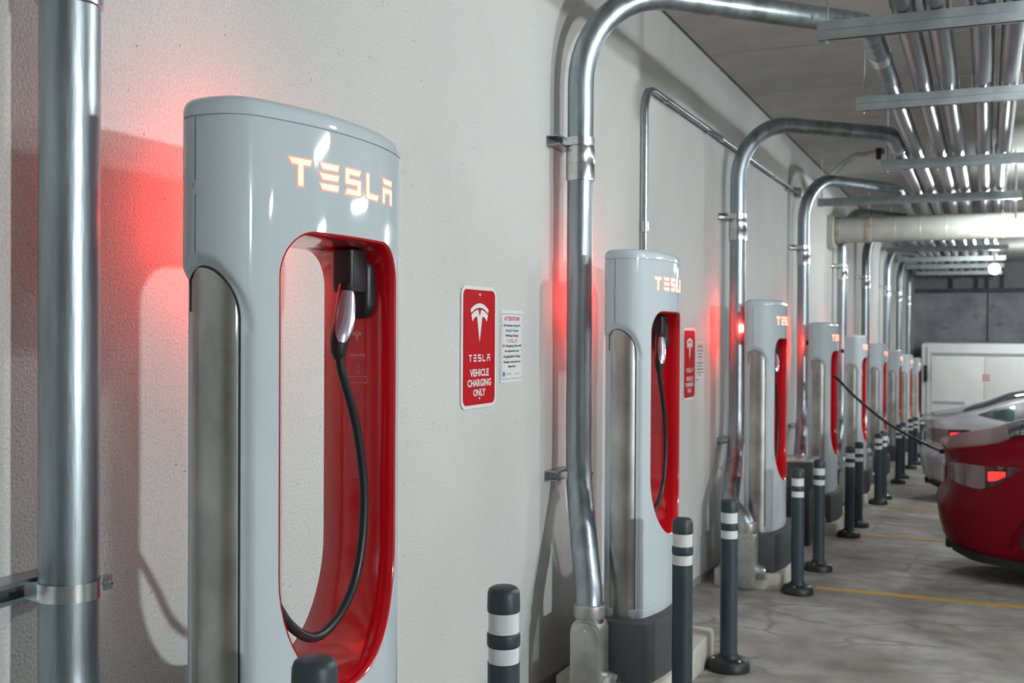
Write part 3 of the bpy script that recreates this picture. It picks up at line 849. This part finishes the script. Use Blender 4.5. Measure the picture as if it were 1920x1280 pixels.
for (bx, by), lab in zip(BOL, BLAB):
    t = thing('bollard', (bx, by, fz(by)), lab, 'bollard', 'banded bollards along the row')
    t.rotation_euler = (math.radians(random.uniform(-.5,.5)), math.radians(random.uniform(-.5,.5)), random.uniform(0,6))
    t.scale = (1, 1, {1.636: 1.07, 2.49: 1.05, 4.236: 1.02}.get(by, 1.01))
    for nm, me in BM.items():
        link(nm, me, t)

# ------------------------------------------------------------------ wall signs
def wall_poly(mb, q, x): mb.add([(x, p[0], p[1]) for p in q], [tuple(range(len(q)))])
def red_sign(y0, zc, lab):
    t = thing('charging_sign', (.0, y0, zc), lab, 'sign', 'red vehicle charging signs')
    W, H = .305, .452
    MB().prism(rrect(0,0,W,H,.036), 'x', .002, .006).obj('plate', 'signwhite', t, smooth=None)
    MB().prism(rrect(0,0,W-.026,H-.026,.026), 'x', .0058, .0066).obj('field', 'signred', t, smooth=None)
    e = MB()
    for q in emblem_polys(0, .098, .156): wall_poly(e, q, .0072)
    e.obj('emblem', 'signwhite', t, smooth=None)
    e = MB()
    for q in word_polys(0, -.040, .185, .026): wall_poly(e, q, .0072)
    e.obj('word', 'signwhite', t, smooth=None)
    e = MB()
    for txt, z, wv, hv in (('VEHICLE', -.0945, .165, .0275), ('CHARGING', -.1320, .205, .0275), ('ONLY', -.1680, .105, .0275)):
        vs, fs = text_polys(txt, 0, z, wv, hv); e = MB(); e.add([(.0072, v[0], v[1]) for v in vs], fs)
        e.obj('lettering', 'signwhite', t, smooth=None)
    for z in (.193, -.193):
        MB().lathe([(.007,.006),(.007,.0085),(.004,.0105),(.001,.011)], (0,0,z), 12, 'x').obj('screw', 'zinc', t)
red_sign(3.693, 1.298, 'red vehicle charging sign with white lettering, the nearer of two')
red_sign(6.84, 1.157, 'red vehicle charging sign beyond the second charging post, the farther of two')
def notice(y0, zc, lab):
    t = thing('notice_sign', (.0, y0, zc), lab, 'sign', 'small white notices')
    W, H = .218, .285
    MB().prism(rrect(0,0,W,H,.003), 'x', .001, .004).obj('plate', 'signwhite', t, smooth=None)
    e = MB()
    for a, b in (((-.100,-.129),(.100,-.1275)),((-.100,.1275),(.100,.129)),((-.100,-.129),(-.0985,.129)),((.0985,-.129),(.100,.129))):
        wall_poly(e, [(a[0],a[1]),(b[0],a[1]),(b[0],b[1]),(a[0],b[1])], .0045)
    e.obj('border', 'ink', t, smooth=None)
    rows = [('ATTENTION!',.110,.150,.017,'inkred'),('All vehicles using the',.082,.170,.012,'ink'),('Hotel & Towers',.063,.125,.012,'inkblue'),
            ('Parking Garage',.042,.125,.013,'ink'),('EV Charging Units will',.001,.180,.013,'ink'),('be required to use',-.019,.140,.013,'ink'),
            ('all applicable Parking',-.041,.168,.013,'ink'),('Garage costs prior to',-.062,.168,.013,'ink'),('departure.',-.080,.078,.012,'ink')]
    for txt, z, wv, hv, mm in rows:
        vs, fs = text_polys(txt, 0, z, wv, hv); MB().add([(.0046, v[0], v[1]) for v in vs], fs).obj('lettering', mm, t, smooth=None)
    e = MB()
    for q in word_polys(0, .022, .098, .013): wall_poly(e, q, .0046)
    e.obj('word', 'inkred', t, smooth=None)
    for q, mm in (([(-.088,-.118),(-.068,-.118),(-.068,-.100),(-.088,-.100)], 'inkblue'), ([(-.055,-.112),(-.004,-.112),(-.004,-.106),(-.055,-.106)], 'inkgrey'),
                  ([(.03,-.112),(.075,-.112),(.075,-.107),(.03,-.107)], 'inkgrey')):
        e = MB(); wall_poly(e, q, .0046); e.obj('printed_mark', mm, t, smooth=None)
notice(4.002, 1.298, 'small white attention notice beside the nearer red sign')
notice(7.128, 1.155, 'small white attention notice beside the farther red sign')

# ------------------------------------------------------------------ waste bin
by0, by1, bx0, bx1 = 9.22, 9.58, .12, .415
g = fz(9.4)
bx1 = .435
t = thing('waste_bin', ((bx0+bx1)/2, 9.4, g), 'dark waste bin with a metal lid between the third and fourth charging posts', 'bin')
og = ((bx0+bx1)/2, 9.4, g)
MB().box((bx0,by0,g),(bx1-.02,by1,g+.48)).obj('body', 'black', t, org=og, bevel=.012)
MB().box((bx0-.005,by0-.005,g+.48),(bx1,by1+.005,g+.69)).obj('hood', 'bin', t, org=og, bevel=.01)
MB().box((bx0-.012,by0-.012,g+.69),(bx1+.012,by1+.012,g+.715)).obj('lid', 'zinc', t, org=og, bevel=.006)
MB().add([(bx1,by0+.02,g+.685),(bx1,by1-.02,g+.685),(bx1+.03,by1-.02,g+.52),(bx1+.03,by0+.02,g+.52),(bx1-.01,by0+.02,g+.685),(bx1-.01,by1-.02,g+.685),(bx1-.005,by1-.02,g+.52),(bx1-.005,by0+.02,g+.52)],
         [(0,1,2,3),(7,6,5,4),(0,4,5,1),(1,5,6,2),(2,6,7,3),(3,7,4,0)]).obj('flap', 'zinc', t, org=og)

# ------------------------------------------------------------------ lamps
def globe_lamp(x, y, z, lab):
    t = thing('globe_lamp', (x, y, z), lab, 'lamp', 'globe lamps under the ceiling')
    MB().lathe([(.030,.10),(.055,.095),(.060,.06),(.055,.055)], (0,0,0), 20).obj('lamp_base', 'housing', t)
    MB().tube([(0,0,.09),(0,0,CEIL-z+.01)], .012, 10).obj('stem', 'housing', t)
    MB().lathe([(.050,.055),(.072,.04),(.082,.01),(.080,-.03),(.062,-.065),(.03,-.083),(.004,-.088)], (0,0,0), 20).obj('globe', 'globe', t, smooth=60)
globe_lamp(2.015, 12.9, 2.50, 'bright globe lamp in front of the round duct at the right edge')
globe_lamp(1.85, 20.0, 2.45, 'small bright globe lamp farther down, above the white trailer')
globe_lamp(2.65, 4.35, 2.66, 'globe lamp over the bays, out of view to the right')
globe_lamp(2.80, 25.2, 2.50, 'added globe lamp brightening the white trailer, out of view to the right')  # unseen extra lamp, added to lift the dark far end
def batten(x, y, z, lab):
    t = thing('batten_lamp', (x, y, z), lab, 'lamp', 'batten lamps over the driving lane')
    MB().box((-.62,-.07,.0),(.62,.07,.05)).obj('lamp_housing', 'housing', t, bevel=.006)
    MB().box((-.60,-.055,-.045),(.60,.055,.0)).obj('diffuser', 'tube', t, bevel=.012)
    for s in (-.4, .4): MB().tube([(s,0,.04),(s,0,CEIL-z+.01)], .006, 8).obj('hanger_rod', 'strut', t)
for x, y, lab in ((5.6, 6.3, 'batten lamp over the lane opposite the second charging post'),
                  (5.6, 11.2, 'batten lamp over the lane opposite the fourth charging post'), (5.6, 18.0, 'batten lamp over the lane opposite the seventh charging post'),
                  (5.0, 24.5, 'added batten lamp brightening the white trailer, unseen over the lane'),  # added out of view for more light on the trailer
                  (11.0, 5.0, 'far side batten lamp nearest the viewpoint'), (11.0, 11.0, 'far side batten lamp halfway along the garage')):
    batten(x, y, 2.85, lab)

t = thing('flood_lamp', (XR-.30, -1.5, 2.92), 'square flood lamp on the wall across the lane', 'lamp')
MB().box((.0,-.30,-.20),(.10,.30,.20)).obj('lamp_housing', 'housing', t, bevel=.01)
MB().box((-.006,-.25,-.15),(.002,.25,.15)).obj('lens', 'flood', t, smooth=None)
MB().box((.10,-.05,-.05),(.295,.05,.05)).obj('bracket', 'housing', t)

# ------------------------------------------------------------------ white trailer at the far end
ty = 27.4; g = fz(ty); x0, x1 = .34, 2.95; zt = g+2.32
t = thing('white_trailer', ((x0+x1)/2, ty+1, g), 'white box trailer parked at the far end behind the silver car', 'trailer')
og = ((x0+x1)/2, ty+1, g)
MB().box((x0,ty,g+.52),(x1,ty+2.8,zt)).obj('box_body', 'truck', t, org=og, bevel=.05)
xm = (x0+x1)/2+.05
for a, b in ((x0+.22, xm-.006), (xm+.006, x1-.12)):
    MB().box((a,ty-.03,g+.55),(b,ty+.005,zt-.30)).obj('rear_door', 'truck', t, org=og, bevel=.01)
MB().box((x0+.24,ty-.045,zt-.27),(x1-.14,ty+.005,zt-.225)).obj('header_rail', 'truckgap', t, org=og)
MB().box((x0+.25,ty-.06,g+.92),(x0+.95,ty+.005,g+.965)).obj('lock_bar', 'truckgap', t, org=og)
MB().box((x0+.10,ty-.02,g+.5),(x0+.13,ty+.005,zt-.1)).obj('corner_post', 'truckgap', t, org=og)
MB().box((x0+.06,ty-.16,g+1.42),(x0+.14,ty+.0,g+1.80)).obj('bracket', 'trimblack', t, org=og, bevel=.01)
MB().box((1.65,ty-.036,g+1.44),(1.84,ty-.028,g+1.62)).obj('warning_label', 'signwhite', t, org=og)
for z, wv in ((1.585, .15), (1.53, .15), (1.475, .15)):            # illegible red print
    for k in range(4):
        xx = 1.745-wv/2+k*wv/4
        MB().box((xx, ty-.039, g+z-.018), (xx+wv/4*.72, ty-.035, g+z+.018)).obj('printed_mark', 'inkred', t, org=og, smooth=None)
for xx in (x0+.12, x1-.36):
    MB().lathe([(.20,0),(.30,.01),(.31,.04),(.31,.20),(.30,.23),(.20,.24)], (xx, ty+1.6, fz(ty+1.6)+.31), 28, 'x').obj('wheel', 'tyre', t, org=og)
    MB().box((xx+.09,ty+1.55,g+.20),(xx+.15,ty+1.65,g+.5)).obj('axle_arm', 'trimblack', t, org=og)

# ------------------------------------------------------------------ cars
def lerp_list(keys, x):
    if x <= keys[0][0]: return keys[0][1]
    for (a, va), (b, vb) in zip(keys, keys[1:]):
        if x <= b:
            t = (x-a)/(b-a); t = t*t*(3-2*t)*.35+t*.65
            return va+(vb-va)*t
    return keys[-1][1]
# sedan in its own frame: x forward from the rear bumper, y to the left, z up
K_hw = [(0,.60),(.03,.68),(.08,.745),(.16,.80),(.30,.855),(.55,.895),(.9,.918),(1.6,.922),(3.0,.922),(3.7,.915),(4.2,.86),(4.5,.74),(4.66,.60)]
K_deck = [(0,1.005),(.12,1.03),(.32,1.065),(.62,1.16),(1.0,1.30),(1.45,1.405),(1.95,1.443),(2.4,1.43),(2.8,1.34),(3.2,1.16),(3.5,1.00),(3.9,.93),(4.3,.84),(4.56,.72),(4.66,.62)]
K_sh = [(0,.93),(.15,.955),(.5,.975),(1.0,.985),(2.0,.96),(3.0,.92),(3.6,.89),(4.2,.80),(4.66,.58)]
K_bot = [(0,.30),(.10,.24),(.3,.19),(.8,.17),(3.9,.17),(4.4,.19),(4.66,.26)]
def sect(x):
    """half section from the bottom centre out to the roof centre"""
    hw, dk, sh, bt = (lerp_list(K, x) for K in (K_hw, K_deck, K_sh, K_bot))
    gh = max(0.0, dk-sh)                                # greenhouse height
    tw = .36+.64*max(0, min(1, 1-gh/.52))               # roof narrower where it is high
    rw = hw*(.62+.32*max(0, min(1, 1-gh/.50)))
    pts = [(0,bt),(hw*.55,bt),(hw*.86,bt+.01),(hw*.945,bt+.05),(hw*.975,bt+.14),(hw*.992,.50),(hw,.60),(hw*.992,.72),(hw*.985,.82),(hw*.972,sh-.05),(hw*.95,sh),
           (hw*.95*.55+rw*.45, sh+gh*.42), (rw*1.02, sh+gh*.78), (rw*.90, sh+gh*.93), (rw*.6, sh+gh*.985), (0, dk)]
    return pts
NSEC = 16
def rear_off(z):
    """how far the rear face sits ahead of the bumper's rearmost point, by height"""
    k = [(.20,.075),(.32,.045),(.45,.015),(.55,0),(.62,.012),(.66,.055),(.78,.070),(.92,.062),(1.0,.030),(1.03,.055),(1.1,.15)]
    return lerp_list(k, z)
def dense(pts, n=3):
    P = [Vector(p) for p in pts]; P2 = [P[0]]+P+[P[-1]]; out = []
    for i in range(1, len(P2)-2):
        for k in range(n):
            t = k/n; a, b, c, d = P2[i-1], P2[i], P2[i+1], P2[i+2]
            out.append(.5*((2*b)+(c-a)*t+(2*a-5*b+4*c-d)*t*t+(3*b-a-3*c+d)*t**3))
    out.append(P[-1]); return out
XS = [0,.02,.05,.09,.14,.2,.28,.37,.47,.58,.7,.85,1.0,1.2,1.4,1.65,1.95,2.25,2.5,2.7,2.9,3.1,3.3,3.5,3.75,4.0,4.2,4.38,4.5,4.58,4.64,4.66]
def surf_pt(x, j, sgn, e=0.0):
    d = SEC(x); p = d[j]
    k = max(0, 1-x/.45)
    px = x+rear_off(p.y)*k
    return Vector((px, sgn*(p.x), p.y))
_sc = {}
def SEC(x):
    x = round(x, 4)
    if x not in _sc: _sc[x] = dense(sect(x), 3)
    return _sc[x]
NJ = (NSEC-1)*3+1
def patch(xa, xb, ja, jb, sgn, e, nx=8):
    """strip of the body surface pushed out by e"""
    rows = []
    for i in range(nx+1):
        x = xa+(xb-xa)*i/nx; row = []
        for j in range(ja, jb+1):
            p = surf_pt(x, j, sgn)
            px = surf_pt(x+.02, j, sgn)-p; pj = surf_pt(x, min(NJ-1, j+1), sgn)-surf_pt(x, max(0, j-1), sgn)
            nn = px.cross(pj)
            if nn.length > 1e-9: nn.normalize()
            if nn.y*sgn < 0 or (abs(nn.y) < .05 and nn.z < 0): nn = -nn
            row.append(p+nn*e)
        rows.append(row)
    return rows
def z_at(x, sgn, z, e):
    """point on the side of the body at height z"""
    d = SEC(x); best = None
    for j in range(12, NJ-1):
        a, b = d[j], d[j+1]
        if a.y <= z <= b.y and b.y > a.y:
            t = (z-a.y)/(b.y-a.y); best = a.x+(b.x-a.x)*t; break
    if best is None: best = d[24].x
    return Vector((x+rear_off(z)*max(0, 1-x/.45), sgn*(best+e), z))
def side_shape(poly_lo, poly_hi, sgn, e, n=10, back=0.0):
    """panel between two height curves z(x) on the body side"""
    rows = []
    x0, x1 = poly_lo[0][0], poly_lo[-1][0]
    for i in range(n+1):
        x = x0+(x1-x0)*i/n; lo = lerp_list(poly_lo, x); hi = lerp_list(poly_hi, x)
        rows.append([z_at(x, sgn, lo+(hi-lo)*k/5, e)+Vector((-back, 0, 0)) for k in range(6)])
    return rows
def thick(mb, rows, nrm, d=.01):
    r2 = [[p-nrm*d for p in row] for row in rows]
    mb.grid(rows)
    mb.grid(r2)
    for a, b in ((rows[0], r2[0]), (rows[-1], r2[-1])): mb.grid([a, b])
    mb.grid([[r[0] for r in rows], [r[0] for r in r2]]); mb.grid([[r[-1] for r in rows], [r[-1] for r in r2]])
def car(loc, sc, paint, glass_side, label, tailon=True):
    t = thing('sedan', loc, label, 'car', 'parked sedans'); t.scale = (sc, sc, sc)
    # body
    rows = []
    for x in XS:
        half = [surf_pt(x, j, 1) for j in range(NJ)]
        other = [surf_pt(x, j, -1) for j in range(NJ-2, 0, -1)]
        rows.append(half+other)
    mb = MB().grid(rows, True)
    # rounded rear closure: shrink the first ring towards its middle
    def close(row, dx):
        c = Vector((0, 0, 0))
        r2 = [Vector((p.x+dx*(.55+.45*(1-abs(p.y)/.75)), p.y*.55, p.z)) for p in row]
        r3 = [Vector((p.x+dx*1.0, 0, p.z)) for p in row]
        mb.grid([row, r2, r3], True)
    close(rows[0], -.055); close(rows[-1], .05)
    mb.obj('body', paint, t, smooth=38)
    for sgn in (1, -1):
        # side glass: black surround and two panes
        n = Vector((0, sgn, 0))
        lo = [(.62,1.075),(.80,1.03),(1.05,.995),(1.5,.985),(2.2,.965),(2.9,.945),(3.12,.95)]
        hi = [(.62,1.08),(.80,1.155),(1.05,1.225),(1.5,1.325),(2.2,1.36),(2.75,1.24),(3.12,.96)]
        m = MB(); thick(m, side_shape(lo, hi, sgn, .004, 26), n, .012); so = m.obj('window_surround', 'trimblack', t, smooth=40)
        for a, b in ((.78,1.0),(1.12,1.72),(1.80,2.85)):
            l2 = [(x, lerp_list(lo, x)+.022) for x in [a+(b-a)*k/6 for k in range(7)]]
            h2 = [(x, max(lerp_list(lo, x)+.03, lerp_list(hi, x)-.03)) for x in [a+(b-a)*k/6 for k in range(7)]]
            m = MB(); thick(m, side_shape(l2, h2, sgn, .008, 10), n, .006); m.obj('pane', glass_side, so, smooth=40)
        # tail lamp wrapping the corner: grey inner lens, dark outer lens, lit bar
        m = MB(); thick(m, side_shape([(.0,.770),(.10,.745),(.24,.73),(.30,.745)], [(.0,.895),(.10,.905),(.24,.90),(.30,.895)], sgn, .006, 10), n, .02)
        m.obj('tail_lens', 'lens', t, smooth=40)
        m = MB(); thick(m, side_shape([(.28,.738),(.36,.765),(.46,.83),(.54,.885)], [(.28,.90),(.36,.902),(.46,.905),(.54,.905)], sgn, .008, 10), n, .02)
        tl = m.obj('tail_lamp', 'lensdark', t, smooth=40)
        m = MB(); thick(m, side_shape([(.305,.795),(.36,.800),(.44,.835)], [(.305,.862),(.36,.866),(.44,.868)], sgn, .011, 8), n, .006)
        m.obj('lamp_bar', 'tail', tl, smooth=40)
        # sill and rear lower trim
        m = MB(); thick(m, side_shape([(.03,.245),(.2,.20),(.6,.172)], [(.03,.30),(.2,.26),(.6,.225)], sgn, .006, 12), n, .02)
        m.obj('lower_trim', 'trimblack', t, smooth=40)
        # wheel arch lining, wheels
        for wx in (.92, 3.80):
            m = MB().lathe([(.10,-.115),(.30,-.115),(.325,-.09),(.33,0),(.325,.09),(.30,.115),(.10,.115)], (wx, sgn*.80, .33), 30, 'y')
            wo = m.obj('wheel', 'tyre', t, smooth=40)
            m = MB().lathe([(.001,sgn*.105),(.05,sgn*.118),(.06,sgn*.105),(.205,sgn*.112),(.215,sgn*.09)], (wx, sgn*.80, .33), 30, 'y')
            m.obj('rim', 'rim', wo, smooth=40)
            m = MB(); rws = []
            for k in range(21):
                a = PI*k/20
                rws.append([(wx+r*math.cos(a), sgn*.929, .33+r*math.sin(a)) for r in (.335,.375)])
            m.grid(rws); m.obj('arch_trim', 'trimblack', t, smooth=None)
    # rear window and windscreen, roof glass
    for xa, xb, ja, jb, nm in ((.47,1.30,38,NJ-1,'rear_window'),(2.55,3.35,37,NJ-1,'windscreen'),(1.38,2.45,38,NJ-1,'roof_glass')):
        m = MB()
        full = []
        for ra, rb in zip(patch(xa, xb, ja, jb, 1, .005, 14), patch(xa, xb, ja, jb, -1, .005, 14)):
            full.append(ra+list(reversed(rb))[1:])
        m.grid(full); m.obj(nm, 'glass', t, smooth=50)
    # boot shut line, plate recess
    MB().tube([(-.005+.055*0+.012, -.55+1.1*k/10, .985) for k in range(11)], .004, 6).obj('boot_line', 'trimblack', t)
    MB().box((-.012,-.26,.70),(.02,.26,.82)).obj('number_plate', 'signwhite', t, bevel=.006)
    MB().box((.03,-.42,.21),(.14,.42,.29)).obj('diffuser', 'trimblack', t, bevel=.02)
    return t
car((1.40+.05, 8.87, fz(8.87)), .935, 'carred', 'glass', 'dark red sedan backed into its bay at the right edge')
car((1.00+.05, 14.2, fz(14.2)), .98, 'cargrey', 'glassgreen', 'silver grey sedan parked behind the red car')
